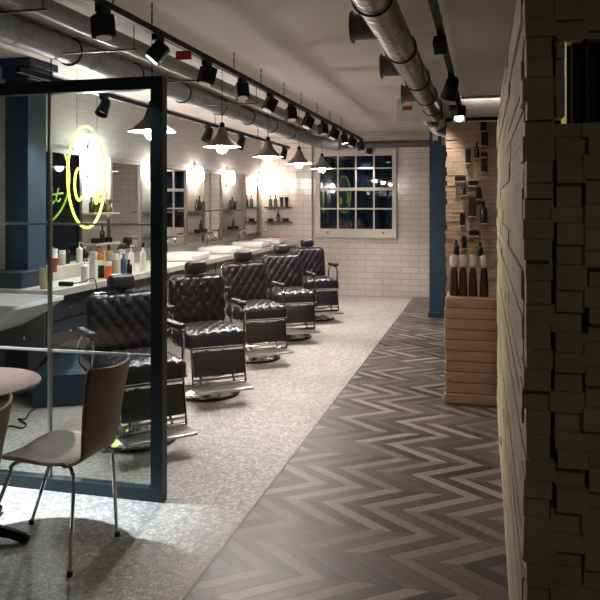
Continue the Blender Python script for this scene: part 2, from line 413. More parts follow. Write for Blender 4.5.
d3 = thing('ventilation_duct', 'round silver spiral duct with side outlets on the right of the ceiling', 'duct', (RX, 1.0, RZ))
b = bm_new(); add_ribbed(b, 0, 0, 7.2, 0, RR, 0.1); obj('duct_tube', b, 'galvR', d3)
for k, y in enumerate((3.05, 4.25, 5.6)):
    b = bm_new(); add_tube(b, [(-0.02, y, 0.0), (-0.20, y, 0.0)], 0.072, 20)
    bb = bm_new(); add_tube(bb, [(-0.198, y, 0), (-0.208, y, 0)], [0.09, 0.09], 20)
    o = obj('outlet', b, 'dgrey', d3); obj('flange', bb, 'dgrey', o)
for y in (2.45, 3.65, 4.8, 5.7, 6.5):
    obj('clamp_ring', ring_bm((0, y, 0), RR+0.007), 'black', d3)
b = bm_new()
pts = smooth_path([(0, 7.18, 0), (0, 7.6, -0.02), (0.03, 8.1, 0.0), (0.14, 8.4, -0.04), (0.26, 8.75, -0.12)], 14)
add_tube(b, pts, [0.135+(0.014 if i % 2 else 0)+0.016*math.sin(i*1.7) for i in range(len(pts))], 24)
o = obj('flexible_hose', b, 'chrome', d3)
t = tag(obj('sign', B1(-0.05, 0.05, -0.01, 0, -0.055, 0.0), 'red', loc=at_z(184, 51, 2.50)), 'small red sign hanging beside the long left spotlight track', 'sign')
t = thing('sign', 'small red and white sign under the far outlet of the right duct', 'sign', (RX-0.18, 6.80, 2.42))
obj('sign_board', B1(-0.05, 0.05, -0.006, 0.006, 0, 0.055), 'whitep', t); obj('wire', (lambda b: (add_tube(b, [(-.04, 0, .05), (-.04, 0, H-2.42)], .002, 6), add_tube(b, [(.04, 0, .05), (.04, 0, H-2.42)], .002, 6), b)[2])(bm_new()), 'black', t); obj('red_panel', B1(-0.045, 0.045, -0.009, -0.006, 0.002, 0.036), 'red', t)

# ---------------------------------------------------------------- tracks and spotlights
def track(x, z, y0, y1, label, chains=(), drop=True):
    t = thing('lighting_track', label, 'light track', (x, y0, z))
    obj('rail', B1(-0.02, 0.02, 0, y1-y0, -0.018, 0.018), 'black', t)
    for y in chains:
        b = bm_new(); zz = 0.018; k = 0
        while zz < H-z-0.001:
            z2 = min(zz+0.022, H-z)
            if k % 2: add_box(b, -0.005, 0.005, y-y0-0.0015, y-y0+0.0015, zz, z2)
            else: add_box(b, -0.0015, 0.0015, y-y0-0.005, y-y0+0.005, zz, z2)
            zz = z2; k += 1
        obj('chain', b, 'black', t)
    return t
TX, TZ = -1.87, 2.56
def Yof(px, X):     # depth along a rail of known X seen at pixel column px
    r = ray(px, 100); return X*r.y/r.x
track(TX, TZ, 1.5, 11.3, 'long black spotlight track hung on chains along the ceiling centre', [Yof(p, TX) for p in (113, 152, 234, 261, 284, 301, 317, 330, 341)])
track(-0.26, 2.60, 2.4, 8.0, 'short black spotlight track beside the right hand duct', [2.9, 4.6, 6.3, 7.8])
track(-3.13, 2.48, 4.4, 11.6, 'thin black spotlight track over the mirrors below the silver duct', [4.8, 6.5, 8.2, 9.9])
def spot(x, y, zrail, aim, label, s=1.0, group=None, lens='shadein', power=0, col=NEUT, cone=55, box=False):
    base = Vector((x, y, zrail-0.018))
    t = thing('track_spotlight', label, 'spotlight', base, 0, group)
    obj('adapter', B1(-0.018*s, 0.018*s, -0.045*s, 0.045*s, -0.03*s, 0), 'black', t)
    b = bm_new(); add_tube(b, [(0, 0, -0.03*s), (0, 0, -0.07*s)], 0.009*s, 8); obj('stem', b, 'black', t)
    d = (Vector(aim)-base).normalized(); q = d.to_track_quat('Z', 'Y').to_matrix().to_4x4()
    c = Vector((0, 0, -0.09*s)); m = Matrix.Translation(c) @ q
    b = bm_new()
    if box: add_bevbox(b, -0.045*s, 0.045*s, -0.042*s, 0.042*s, -0.055*s, 0.055*s, 0.006)
    else: add_lathe(b, [(0, -0.075*s), (0.03*s, -0.075*s), (0.042*s, -0.05*s), (0.047*s, 0.02*s), (0.056*s, 0.075*s), (0.050*s, 0.075*s), (0.042*s, 0.03*s), (0, 0.03*s)], 18)
    bmesh.ops.transform(b, matrix=m, verts=b.verts); obj('housing', b, 'black', t)
    b = bm_new(); zl = 0.0556*s if box else 0.034*s
    add_lathe(b, [(0, zl), (0.038*s, zl), (0.038*s, zl+0.004), (0, zl+0.004)], 16)
    bmesh.ops.transform(b, matrix=m, verts=b.verts); obj('lens', b, lens, t)
    if power: lamp('SPOT', 'spot_beam', base+c+d*(zl+0.02), power, col, None, 0.03, aim, cone, 0.6)
    return t
ordn = ['nearest', 'second', 'third', 'fourth', 'fifth', 'sixth', 'seventh', 'eighth', 'ninth', 'tenth', 'eleventh', 'twelfth', 'thirteenth']
CH = [(-2.22, 4.4), (-2.22, 5.7), (-2.22, 7.0), (-2.22, 8.3), (-2.22, 9.6)]
sp = [103, 158, 207, 242, 270, 291, 308, 323, 334, 344, 352, 361, 369]
aims = [(-1.5, 3.1, 0), (-2.9, 3.6, 1.2), (-2.3, 4.2, 0.2), (-1.3, 4.6, 0), (-2.6, 5.6, 0.6), (-1.4, 6.4, 0), (-2.5, 7.0, 0.5), (-1.5, 8.2, 0), (-2.6, 8.4, .5), (-1.4, 10.0, 0), (-2.5, 9.8, .5), (-1.5, 11.2, 0), (-2.2, 12, 0.8)]
pw = [7, 42, 36, 70, 36, 80, 40, 80, 36, 80, 30, 50, 30]
for i, p in enumerate(sp):
    spot(TX, Yof(p, TX), TZ, aims[i], 'black spotlight, %s from the viewer along the long chain-hung track' % ordn[i] if i else 'black box spotlight nearest the viewer on the long chain-hung track',
         1.05 if i < 2 else 1.1, 'spotlights on the long track', lens='led' if i in (1, 9) else 'shadein', power=pw[i]*1.5, col=COOL if i < 3 else NEUT, cone=80, box=True)
rs = [(435, 'black box spotlight on the right track, nearest and biggest', (-0.1, 6.2, 0.9), 13), (452, 'black spotlight on the right track, second from the viewer', (-1.0, 7.0, 0), 30),
      (461, 'black spotlight on the right track in front of the bright beam', (0.3, 8.15, 2.6), 0), (463, 'farthest spotlight on the right track with its lens glowing', (-0.2, 6.3, 1.5), 0)]
ys = [4.45, 5.9, 7.35, 7.8]
for (p, lab, aim, pwx), y in zip(rs, ys):
    spot(-0.26, y, 2.60, aim, lab, 0.85 if y < 5 else 1.2, 'spotlights on the right track', box=(y < 5 or y == 7.35), lens='led' if y == 7.8 else 'shadein', power=pwx, col=NEUT, cone=70)
t = thing('added_light_bar', 'slim added light bar under the ceiling just before the pale beam', 'added light', (0.0, 8.10, H))  # added light source, brightens the top of the beam face
obj('housing', B1(-0.25, 1.2, -0.012, 0.0, -0.03, 0), 'beam', t, smooth=False)
obj('added_glow_strip', B1(-0.25, 1.2, 0.0, 0.004, -0.028, -0.004), emit('added_bar_glow', (1.0, 0.95, 0.86), 7), t, smooth=False)
for i, p in enumerate((104, 208, 241, 284)):
    spot(-3.13, Yof(p, -3.13), 2.48, (-3.3, Yof(p, -3.13)-0.9, 0.9) if i == 0 else (-3.5, Yof(p, -3.13)-0.5, 0.9), 'small black spotlight, %s from the left on the thin mirror-side track' % ordn[i].replace('nearest', 'first'), 1.1 if i else 1.0, 'spotlights over the mirrors', power=(60, 24, 16, 0)[i], cone=90, col=COOL if i == 0 else NEUT)
# extra daylight-white spotlight over the cafe table (its track runs outside the frame)
lamp('SPOT', 'table_spot_beam', (-3.5, 3.2, 2.66), 1150, COOL, None, 0.03, (-2.42, 3.2, 0), 40, 0.8)

# added unseen fill light behind the viewer, lifts the partition's dark end
l = bpy.data.lights.new('added_fill_light', 'AREA'); l.energy = 4.5; l.size = 0.6; l.color = (1.0, 0.95, 0.74)
o = bpy.data.objects.new('added_fill_light', l); C.objects.link(o); o.location = (0.9, -0.9, 2.68)
# ---------------------------------------------------------------- pendants
PXX, PZ = -2.15, 2.03
def make_pendant():
    t = thing('pendant_lamp', '', 'pendant lamp', (PXX, 0, PZ))
    b = bm_new()
    prof = [(0.16, 0), (0.158, 0.006), (0.12, 0.03), (0.09, 0.055), (0.06, 0.085), (0.045, 0.12), (0.036, 0.15), (0.02, 0.165), (0, 0.168)]
    add_lathe(b, prof, 32); obj('shade', b, 'shade', t)
    b = bm_new(); add_lathe(b, [(0.157, 0.002), (0.118, 0.024), (0.088, 0.048), (0.055, 0.078), (0, 0.08)], 32); obj('shade_lining', b, 'shadein', t)
    b = bm_new(); add_lathe(b, [(0, -0.055), (0.03, -0.045), (0.046, -0.02), (0.05, 0.005), (0.04, 0.04), (0.02, 0.07), (0, 0.075)], 20); obj('bulb', b, 'bulb', t)
    b = bm_new(); add_lathe(b, [(0.012, 0.16), (0.022, 0.168), (0.022, 0.2), (0.01, 0.21), (0, 0.21)], 14)
    add_tube(b, [(0, 0, 0.2), (0, 0, H-PZ)], 0.004, 6); obj('cord', b, 'black', t)
    b = bm_new(); add_lathe(b, [(0, H-PZ-0.03), (0.04, H-PZ-0.028), (0.045, H-PZ), (0, H-PZ)], 16); obj('ceiling_rose', b, 'shade', t)
    return t
pn = make_pendant()
plab = ['metal pendant lamp nearest the viewer, half behind the dark steel post', 'metal pendant lamp just right of the steel post, above the second chair', 'metal pendant lamp at the middle of the row, glowing warmest', 'metal pendant lamp above the fourth barber chair with a dark cone', 'farthest metal pendant lamp, in front of the window corner']
for i, px in enumerate((152, 222, 268, 299, 322)):
    o = pn if i == 0 else copy_tree(pn)
    y = Yof(px, PXX); o.location = (PXX, y, PZ); o['label'] = plab[i]; o['group'] = 'pendant lamps over the barber chairs'

# ---------------------------------------------------------------- mirror wall
M['dmirror'] = mat('dark_mirror', (66, 80, 98), 0.02, 1.0, var=0.0)  # mirror with a darker base colour than the others
def mirror(y0, y1, z0, z1, label, fm='mframe', gm='mirror'):
    t = thing('wall_mirror', label, 'mirror', (WL, (y0+y1)/2, z0), 0, 'framed mirrors on the left wall')
    hw = (y1-y0)/2; h = z1-z0; f = 0.045; d = 0.035
    b = bm_new(); add_box(b, 0, d, -hw, -hw+f, 0, h); add_box(b, 0, d, hw-f, hw, 0, h); add_box(b, 0, d, -hw+f, hw-f, 0, f); add_box(b, 0, d, -hw+f, hw-f, h-f, h)
    obj('mirror_frame', b, fm, t, smooth=False)
    b = bm_new(); add_box(b, 0, 0.018, -hw+f, hw-f, f, h-f); obj('mirror_glass', b, gm, t, smooth=False)
mirror(5.50, 6.26, 1.02, 2.06, 'dark mirror directly behind the round neon sign', 'navy', 'dmirror')
mirror(6.80, 7.52, 1.02, 2.03, 'framed mirror just right of the neon sign, left of the steel post')
mirror(8.09, 8.82, 1.02, 2.03, 'framed mirror just right of the steel post')
mirror(9.39, 10.13, 1.02, 2.03, 'narrow looking framed mirror between the two dark double shelves')
mirror(11.17, 11.92, 1.02, 2.03, 'farthest framed mirror, next to the white tiled corner')
slab = ['glowing wall sconce behind the neon sign', 'glowing wall sconce hidden behind the steel post', 'glowing oval wall sconce left of the narrow mirror', 'glowing oval wall sconce right of the narrow mirror', 'brightest wall sconce in the white tiled corner']
for i, y in enumerate((6.42, 7.82, 9.12, 10.38, 12.0)):
    t = thing('wall_sconce', slab[i], 'wall lamp', (WL, y, 1.87), 0, 'wall sconces between the mirrors')
    b = bm_new(); add_box(b, 0, 0.02, -0.03, 0.03, -0.06, 0.24); obj('back_plate', b, 'mframe', t, smooth=False)
    b = bm_new(); add_tube(b, [(0.01, 0, 0.20), (0.09, 0, 0.20), (0.09, 0, 0.17)], 0.009, 8); obj('bracket', b, 'shade', t)
    b = bm_new(); add_lathe(b, [(0, -0.03), (0.03, -0.02), (0.045, 0.03), (0.045, 0.11), (0.035, 0.15), (0.02, 0.175), (0, 0.175)], 20, (0.09, 0, 0)); obj('glass_tube', b, 'sbulb' if i else 'sbulb0', t)

def bottle_bm(r, h, kind):
    b = bm_new()
    if kind == 'bottle': add_lathe(b, [(0, 0), (r, 0), (r, h*0.58), (r*0.85, h*0.66), (r*0.36, h*0.74), (r*0.34, h*0.86), (r*0.42, h*0.86), (r*0.42, h), (0, h)], 16)
    elif kind == 'jar': add_lathe(b, [(0, 0), (r, 0), (r, h*0.7), (r*0.9, h*0.74), (r*0.95, h*0.75), (r*0.95, h), (0, h)], 16)
    elif kind == 'tube': add_lathe(b, [(0, 0), (r*0.8, 0), (r*0.8, h*0.14), (r*0.7, h*0.15), (r, h*0.9), (r*1.05, h), (0, h)], 16)
    elif kind == 'pump':
        add_lathe(b, [(0, 0), (r, 0), (r, h*0.66), (r*0.7, h*0.72), (r*0.3, h*0.74), (r*0.3, h*0.82), (r*0.12, h*0.83), (r*0.12, h*0.95), (0, h*0.95)], 16)
        add_box(b, -r*0.2, r*1.1, -r*0.2, r*0.2, h*0.94, h)
    elif kind == 'cone': add_lathe(b, [(0, 0), (r, 0), (r*0.95, h*0.15), (r*0.3, h*0.85), (r*0.3, h), (0, h)], 14)
    return b
MESH = {}
def bottle(loc, r, h, kind, m, label, name='bottle', cat='bottle', group=None, rz=0, cap=None):
    key = (round(r, 3), round(h, 3), kind, m)
    if key not in MESH:
        o = obj(name, bottle_bm(r, h, kind), m); MESH[key] = o.data
    else:
        o = bpy.data.objects.new(name, MESH[key]); C.objects.link(o)
    o.location = loc; o.rotation_euler = (0, 0, rz); tag(o, label, cat, group)
    if cap:
        b = bm_new(); rc = r*0.5 if kind in ('bottle', 'pump') else r*0.97
        hz = h*0.86 if kind == 'bottle' else h*0.75
        add_lathe(b, [(rc*1.02, hz), (rc*1.04, h*1.005), (0, h*1.01)], 14); obj('cap', b, cap, o)
    return o
sh_names = {0: 'left of the first clear mirror', 1: 'beside the steel post', 2: 'left of the narrow mirror', 3: 'right of the narrow mirror'}
mats3 = ['dkbottle', 'amber', 'dkbottle']
for i, y in enumerate((6.52, 7.82, 9.12, 10.42)):
    for lvl, z in (('upper', 1.465), ('lower', 1.165)):
        o = obj('wall_shelf', B1(0, 0.17, -0.24, 0.24, -0.018, 0), 'wshelf' if i == 0 else 'shelf', smooth=False, loc=(WL, y, z))
        tag(o, '%s %s wall shelf %s' % (lvl, 'pale' if i == 0 else 'dark', sh_names[i]), 'shelf', 'small shelves between the mirrors')
        specs = [(-0.12, 0.026, 0.15, 'bottle'), (-0.02, 0.03, 0.19, 'bottle'), (0.09, 0.032, 0.12, 'jar')] if lvl == 'upper' else [(-0.1, 0.045, 0.05, 'jar'), (0.03, 0.026, 0.17, 'bottle'), (0.14, 0.045, 0.05, 'jar')]
        if i == 0 and lvl == 'upper': specs = [(-0.18, .024, .15, 'bottle'), (-0.1, .024, .17, 'bottle'), (-.02, .022, .16, 'bottle'), (.06, .022, .14, 'bottle'), (0.16, 0.03, 0.13, 'jar')]
        n = len(specs); pos = {3: ['nearest', 'middle', 'farthest'], 5: ['nearest', 'second', 'middle', 'fourth', 'farthest']}[n]
        for k, (dy, r, h, kd) in enumerate(specs):
            bottle((WL+0.085, y+dy, z), r, h, kd, mats3[(k+i) % 3], '%s dark %s on the %s shelf %s' % (pos[k], 'jar' if kd == 'jar' else 'bottle', lvl, sh_names[i]), 'jar' if kd == 'jar' else 'bottle', 'jar' if kd == 'jar' else 'bottle', 'toiletries on the wall shelves')
for lvl, z in (('upper', 1.50), ('lower', 1.25)):
    o = obj('wall_shelf', B1(-0.225, 0.225, -0.16, 0, -0.02, 0), 'shelf', smooth=False, loc=(-3.45, YB, z))
    tag(o, '%s dark wooden shelf on the white tiles left of the pier' % lvl, 'shelf', 'shelves on the far wall')
    specs = [(-0.14, .03, .2, 'bottle'), (-0.05, .03, .2, 'bottle'), (0.06, .034, .17, 'tube'), (0.15, .034, .17, 'tube')] if lvl == 'upper' else [(-.14, .05, .05, 'jar'), (0.0, .028, .18, 'bottle'), (.13, .055, .055, 'jar')]
    for k, (dx, r, h, kd) in enumerate(specs):
        nm = {'bottle': 'bottle', 'tube': 'tube', 'jar': 'jar'}[kd]
        ps = ['leftmost', 'second', 'third', 'rightmost'] if len(specs) == 4 else ['left', 'middle', 'right']
        bottle((-3.45+dx, YB-0.08, z), r, h, kd, 'amber' if k % 2 == 0 else 'dkbottle', '%s dark %s on the %s shelf against the white tiles' % (ps[k], nm, lvl), nm, nm, 'toiletries on the far wall shelves')

# wash counter with basins
CX, CZ = -3.12, 0.90
b = bm_new(); add_box(b, WL, CX, 4.80, 12.05, CZ-0.05, CZ)
tag(obj('worktop', b, 'wshelf', smooth=False), 'long pale worktop running along the wall under the mirrors', 'worktop')
cab_l = ['first', 'second', 'third', 'fourth', 'fifth', 'sixth']
yy = 4.84
for i in range(6):
    y2 = yy+1.19
    t = thing('wall_cabinet', 'wall-hung grey cabinet under the worktop, %s from the sink' % cab_l[i], 'cabinet', (WL, (yy+y2)/2, 0.45), 0, 'cabinets under the worktop')
    hw = (y2-yy)/2-0.004
    obj('body', B1(0, 0.56, -hw, hw, 0, 0.398), 'dgrey' if i == 0 else 'grey', t, smooth=False)
    for k, (za, zb) in enumerate(((0.02, 0.19), (0.205, 0.38))):
        dr = obj('drawer_front', B1(0.56, 0.578, -hw+0.02, hw-0.02, za, zb), 'navy' if i == 0 else 'grey', t, smooth=False)
        for s in (-0.3, 0.3):
            b = bm_new(); add_lathe(b, [(0, 0), (0.008, 0), (0.008, 0.015), (0.016, 0.02), (0.014, 0.03), (0, 0.032)], 12)
            bmesh.ops.transform(b, matrix=Matrix.Translation((0.578, s, (za+zb)/2)) @ Matrix.Rotation(PI/2, 4, 'Y'), verts=b.verts); obj('knob', b, 'chrome', dr)
    if i == 0:
        for za in (0.08, 0.27):
            b = bm_new(); add_tube(b, smooth_path([(0.42, -hw, za+0.03), (0.42, -hw-0.04, za+0.02), (0.42, -hw-0.045, za), (0.46, -hw-0.04, za-0.01)]), 0.008, 8); obj('hook', b, 'chrome', t)
    yy = y2
def tap_bm():
    b = bm_new(); add_lathe(b, [(0, 0), (0.026, 0), (0.026, 0.012), (0.016, 0.02), (0.014, 0.1), (0, 0.1)], 14)
    add_tube(b, smooth_path([(0, 0, 0.08), (0.01, 0, 0.14), (0.05, 0, 0.165), (0.1, 0, 0.15), (0.115, 0, 0.11)]), 0.010, 10)
    return b
def make_basin():
    t = thing('wash_basin', '', 'basin', (-3.40, 0, CZ))
    b = bm_new()
    add_bevbox(b, -0.24, 0.24, -0.27, 0.27, 0, 0.085, 0.03, 3)
    bw = obj('bowl', b, 'white', t)
    b = bm_new(); add_lathe(b, [(0.17, 0.0865), (0.13, 0.0862), (0.04, 0.0865), (0, 0.0862)], 24); obj('bowl_hollow', b, 'whitep', t)
    o = obj('tap', tap_bm(), 'chrome', t, loc=(-0.2, 0.0, 0.085))
    return t
bs = make_basin()
bl = ['behind the steel post', 'behind the third barber chair', 'behind the fourth barber chair', 'at the far end by the white tiles']
for i, y in enumerate((7.85, 9.15, 10.45, 11.45)):
    o = bs if i == 0 else copy_tree(bs)
    o.location = (-3.40, y, CZ); o['label'] = 'white ceramic basin on the worktop, %s' % bl[i]; o['group'] = 'basins on the worktop'
# riser box and clutter
t = obj('display_riser', B1(-0.11, 0.11, -0.42, 0.42, 0, 0.11), 'wshelf', smooth=False, loc=(-3.64, 5.86, CZ)); tag(t, 'long low white box on the worktop below the neon sign', 'box')
for (x, y, r, h, kd, m, cap, lab) in [
    (-3.64, 5.62, .036, .15, 'jar', 'white', None, 'white jar on the low box, closest to the blue pilaster'),
    (-3.62, 5.72, .03, .13, 'jar', 'pink', 'white', 'pinkish jar with a white lid on the low box'),
    (-3.66, 5.86, .026, .17, 'bottle', 'dkbottle', None, 'dark slim bottle in the middle of the low box'),
    (-3.62, 6.00, .03, .19, 'pump', 'white', None, 'white pump bottle on the low box'),
    (-3.66, 6.16, .03, .14, 'bottle', 'dkbottle', 'white', 'dark bottle with white cap at the far end of the low box')]:
    bottle((x, y, CZ+0.11), r, h, kd, m, lab, 'jar' if kd == 'jar' else 'bottle', 'jar' if kd == 'jar' else 'bottle', 'toiletries on the low white box', cap=cap)
clut = [(85, 281, .035, .19, 'pump', 'white', None, 'white pump bottle at the left of the worktop clutter'),
        (98, 271, .035, .24, 'pump', 'orange', None, 'bright orange spray bottle behind the white cans'),
        (104, 270, .028, .20, 'bottle', 'yellow', 'white', 'yellow bottle beside the orange spray bottle'),
        (101, 278, .03, .11, 'jar', 'dkbottle', None, 'short black jar in front of the orange spray bottle'),
        (109, 275, .034, .22, 'tube', 'beige', None, 'tall beige can left of the orange striped bottle'),
        (115, 279, .032, .15, 'jar', 'orange', 'white', 'orange jar with a white lid in front of the tall cans'),
        (121, 272, .034, .22, 'bottle', 'white', None, 'white bottle behind the olive beige canister'),
        (125, 278, .038, .21, 'jar', 'beige', 'white', 'olive beige canister with a white lid'),
        (131, 271, .032, .25, 'pump', 'white', None, 'tall white pump bottle in front of the clear mirror'),
        (133, 276, .028, .23, 'bottle', 'blueb', 'white', 'blue labelled slim bottle among white ones'),
        (137, 283, .034, .25, 'jar', 'white', None, 'tall white canister left of the steel post'),
        (143, 271, .03, .27, 'bottle', 'white', 'dkbottle', 'tall white bottle with black cap close to the steel post'),
        (146, 278, .03, .14, 'bottle', 'dkbottle', None, 'small dark bottle right beside the steel post')]
PLACED = []
for (px, py, r, h, kd, m, cap, lab) in clut:
    p = at_z(px, py, CZ)
    if p.x < WL+0.08: p.x = WL+0.08
    if p.x > CX-0.05: p.x = CX-0.05
    while any(math.hypot(p.x-q.x, p.y-q.y) < r+qr+0.035 for q, qr in PLACED): p.y += 0.01
    PLACED.append((p.copy(), r))
    bottle(p, r, h, kd, m, lab, 'jar' if kd == 'jar' else 'bottle', 'jar' if kd == 'jar' else 'bottle', 'toiletries on the worktop', cap=cap)
p = at_z(98, 277, CZ)
b = bm_new(); add_tube(b, smooth_path([(-0.1, 0, 0.008), (-0.08, 0.0, 0.05), (0, 0, 0.075), (0.08, 0, 0.05), (0.1, 0, 0.008)]), 0.008, 8)
tag(obj('tap', b, 'chrome', loc=p), 'curved chrome tap lying low among the bottles', 'tap')
# hair clipper and its cable on worktop end
t = thing('hair_clipper', 'black hair clipper with a cable drooping over the worktop edge', 'hair clipper', at_z(66, 286, CZ))
b = bm_new(); add_bevbox(b, -0.06, 0.06, -0.02, 0.02, 0, 0.035, 0.01); obj('body', b, 'black', t)
b = bm_new(); e = Vector((CX+0.03, t.location.y+0.25, 0.62))-t.location
add_tube(b, smooth_path([(0.06, 0, 0.02), (0.12, 0.1, 0.03), (e.x-0.06, e.y-0.05, 0.03), (e.x-0.01, e.y, 0.015), (e.x, e.y, e.z)]), 0.004, 6); obj('cable', b, 'black', t)
b = bm_new(); add_tube(b, [(e.x, e.y, e.z+0.01), (e.x, e.y, e.z-0.08)], 0.012, 10); obj('plug', b, 'chrome', t)
p = Vector((-3.5, 11.85, CZ))
for dx, m, lab in ((-0.12, 'dkbottle', 'dark toiletry box at the far end of the worktop'), (0.06, 'red', 'red toiletry box at the far end of the worktop')):
    b = bm_new(); add_bevbox(b, -0.06, 0.06, -0.05, 0.05, 0, 0.09, 0.01); tag(obj('box', b, m, loc=p+Vector((dx, 0.02, 0))), lab, 'box')

# hanging neon sign
t = thing('neon_sign', 'round yellow-green neon sign with a letter C hanging before the mirror', 'neon sign', (-3.49, 5.92, 1.793), math.radians(10))
b = bm_new(); R = 0.458
pts = [(0, R*math.cos(a), R*math.sin(a)) for a in [PI*0.42+k*2*PI*0.965/64 for k in range(65)]]
add_tube(b, pts, 0.010, 8); obj('neon_ring', b, 'neon', t)
b = bm_new(); pts = [(0, -0.20+0.10*math.cos(a), -0.07+0.14*math.sin(a)) for a in [0.9+k*4.5/30 for k in range(31)]]
add_tube(b, pts, 0.010, 8); obj('neon_letter', b, 'neon', t)
b = bm_new()
for y0, zz, hh in ((0.20, -0.24, 0.15), (0.28, -0.22, 0.13)):
    add_tube(b, smooth_path([(0, y0+0.03, zz+hh), (0, y0, zz+0.03), (0, y0+0.03, zz), (0, y0+0.06, zz+0.03)]), 0.008, 6)
add_tube(b, [(0, 0.17, -0.16), (0, 0.37, -0.14)], 0.008, 6)
obj('neon_script', b, 'neon', t)
b = bm_new()
for y0 in (-0.25, 0.25): add_tube(b, [(0, y0, 0.40), (0, y0, H-1.793)], 0.0025, 6)
obj('hanging_wire', b, 'black', t)


# ---------------------------------------------------------------- wash sink at the left, ledge, box
t = thing('wash_sink', 'large white wall sink on a chrome leg at the left edge', 'sink', (-3.77, 4.42, 0))
b = bm_new()
def loft(b, rings):
    vr = [[b.verts.new(p) for p in r] for r in rings]
    for a, c in zip(vr, vr[1:]):
        n = len(a)
        for k in range(n): b.faces.new((a[k], a[(k+1) % n], c[(k+1) % n], c[k]))
    b.faces.new(vr[0][::-1]); b.faces.new(vr[-1])
def rr(x0, x1, y0, y1, r, z, n=5):
    out = []
    for cx, cy, a0 in ((x1-r, y1-r, 0), (x0+r, y1-r, PI/2), (x0+r, y0+r, PI), (x1-r, y0+r, 1.5*PI)):
        for k in range(n+1):
            a = a0+PI/2*k/n; out.append((cx+r*math.cos(a), cy+r*math.sin(a), z))
    return out
loft(b, [rr(0, .34, -.15, .15, .06, .62), rr(0, .54, -.21, .21, .06, .68), rr(0, .70, -.26, .26, .05, .77), rr(0, .79, -.285, .285, .05, .84), rr(0, .82, -.29, .29, .04, .86), rr(0, .82, -.29, .29, .04, .885),
         rr(.10, .79, -.26, .26, .05, .885), rr(.14, .72, -.22, .22, .06, .80), rr(.2, .5, -.15, .15, .06, .76)])
obj('basin', b, 'white', t)
b = bm_new(); add_tube(b, [(0.36, 0.12, 0), (0.36, 0.12, 0.66)], 0.014, 10); add_lathe(b, [(0, 0), (.03, 0), (.03, .01), (0, .01)], 14, (0.36, .12, 0)); obj('leg', b, 'chrome', t)
b = bm_new(); add_tube(b, smooth_path([(0.06, 0, 0.885), (0.06, 0, 0.98), (0.12, 0, 1.03), (0.24, 0.0, 1.02), (0.30, 0, 0.96)]), 0.014, 10); add_lathe(b, [(0, 0), (.03, 0), (.03, .015), (0, .015)], 14, (0.06, 0, .885)); obj('tap', b, 'chrome', t)
b = bm_new(); add_tube(b, [(0.06, 0.16, 0.885), (0.06, 0.16, 1.04)], 0.02, 12); obj('sprayer', b, 'chrome', t)
# dark riser, pot and tumbler behind the sink
t = obj('storage_box', B1(0, 0.34, -0.12, 0.12, 0, 0.12), 'navy', smooth=False, loc=(WL, 5.0, CZ)); tag(t, 'dark blue low box on the worktop end below the pilaster', 'box')
p = at_z(9, 279, CZ+0.12); b = bm_new()
add_lathe(b, [(0, 0), (.032, 0), (.032, .05), (.048, .09), (.048, .105), (.04, .105), (.028, .06), (0, .06)], 18)
tag(obj('plant_pot', b, 'terracotta', loc=(max(p.x, WL+.05), 5.02, CZ+0.12)), 'small orange terracotta pot on the dark box at the left edge', 'pot')
b = bm_new(); add_lathe(b, [(0, 0), (.028, 0), (.040, .16), (.036, .16), (.026, .01), (0, .01)], 18)
tag(obj('tumbler', b, 'beige', loc=(-3.28, 4.93, CZ)), 'beige tumbler beside the dark box just behind the sink', 'cup')
b = bm_new(); c = Matrix.Rotation(math.radians(28), 4, 'Z')
lv = [b.verts.new(c @ Vector(v)) for v in ((-.2, -.2, 0), (.2, -.2, 0), (.2, .2, 0), (-.2, .2, 0), (-.2, -.2, .24), (.2, -.2, .24), (.2, .2, .24), (-.2, .2, .24), (-.11, 0, .37), (.11, 0, .37))]
for f in ((0, 3, 2, 1), (0, 1, 5, 4), (1, 2, 6, 5), (2, 3, 7, 6), (3, 0, 4, 7), (4, 5, 9, 8), (5, 6, 9), (6, 7, 8, 9), (7, 4, 8)): b.faces.new([lv[k] for k in f])
tag(obj('storage_bin', b, 'bluedark', smooth=False, loc=(-3.24, 5.12, 0)), 'dark blue angular box with a pitched lid on the floor under the cabinet', 'box')
b = bm_new(); pc = [at_z(x, y, 0.006) for x, y in ((36, 408), (30, 412), (25, 419), (18, 419), (26, 424), (22, 428), (10, 426), (0, 430), (-14, 428))]
add_tube(b, smooth_path(pc, 6), 0.006, 6); tag(obj('cable', b, 'rubber'), 'black cable coiled loosely on the tiles beyond the round table', 'cable')

# ---------------------------------------------------------------- framed glass screen
GY, GX = 3.51, -1.62
t = thing('glass_screen', 'dark steel framed glass screen standing between tables and barber chairs', 'glass partition', (GX, GY, 0))
GH = 2.215
obj('post', B1(-0.066, 0, -0.03, 0.03, 0, GH), 'frame', t, smooth=False)
obj('post', B1(WL-GX, WL-GX+0.066, -0.03, 0.03, 0, GH), 'frame', t, smooth=False)
obj('rail', B1(WL-GX+0.066, -0.066, -0.03, 0.03, GH-0.066, GH), 'frame', t, smooth=False)
obj('rail', B1(WL-GX+0.066, -0.066, -0.03, 0.03, 0, 0.065), 'frame', t, smooth=False)
b = bm_new(); add_box(b, WL-GX+0.066, -0.066, -0.008, 0.008, 1.436, 1.448); add_box(b, WL-GX+0.066, -0.066, -0.008, 0.008, 0.748, 0.760)
obj('glazing_bar', b, 'beam', t, smooth=False)
obj('glazing_bar', B1(-0.684, -0.669, -0.012, 0.012, 0.065, GH-0.066), 'brushed', t, smooth=False)
obj('glass_pane', B1(WL-GX+0.066, -0.066, -0.003, 0.003, 0.065, GH-0.066), 'glass', t, smooth=False)

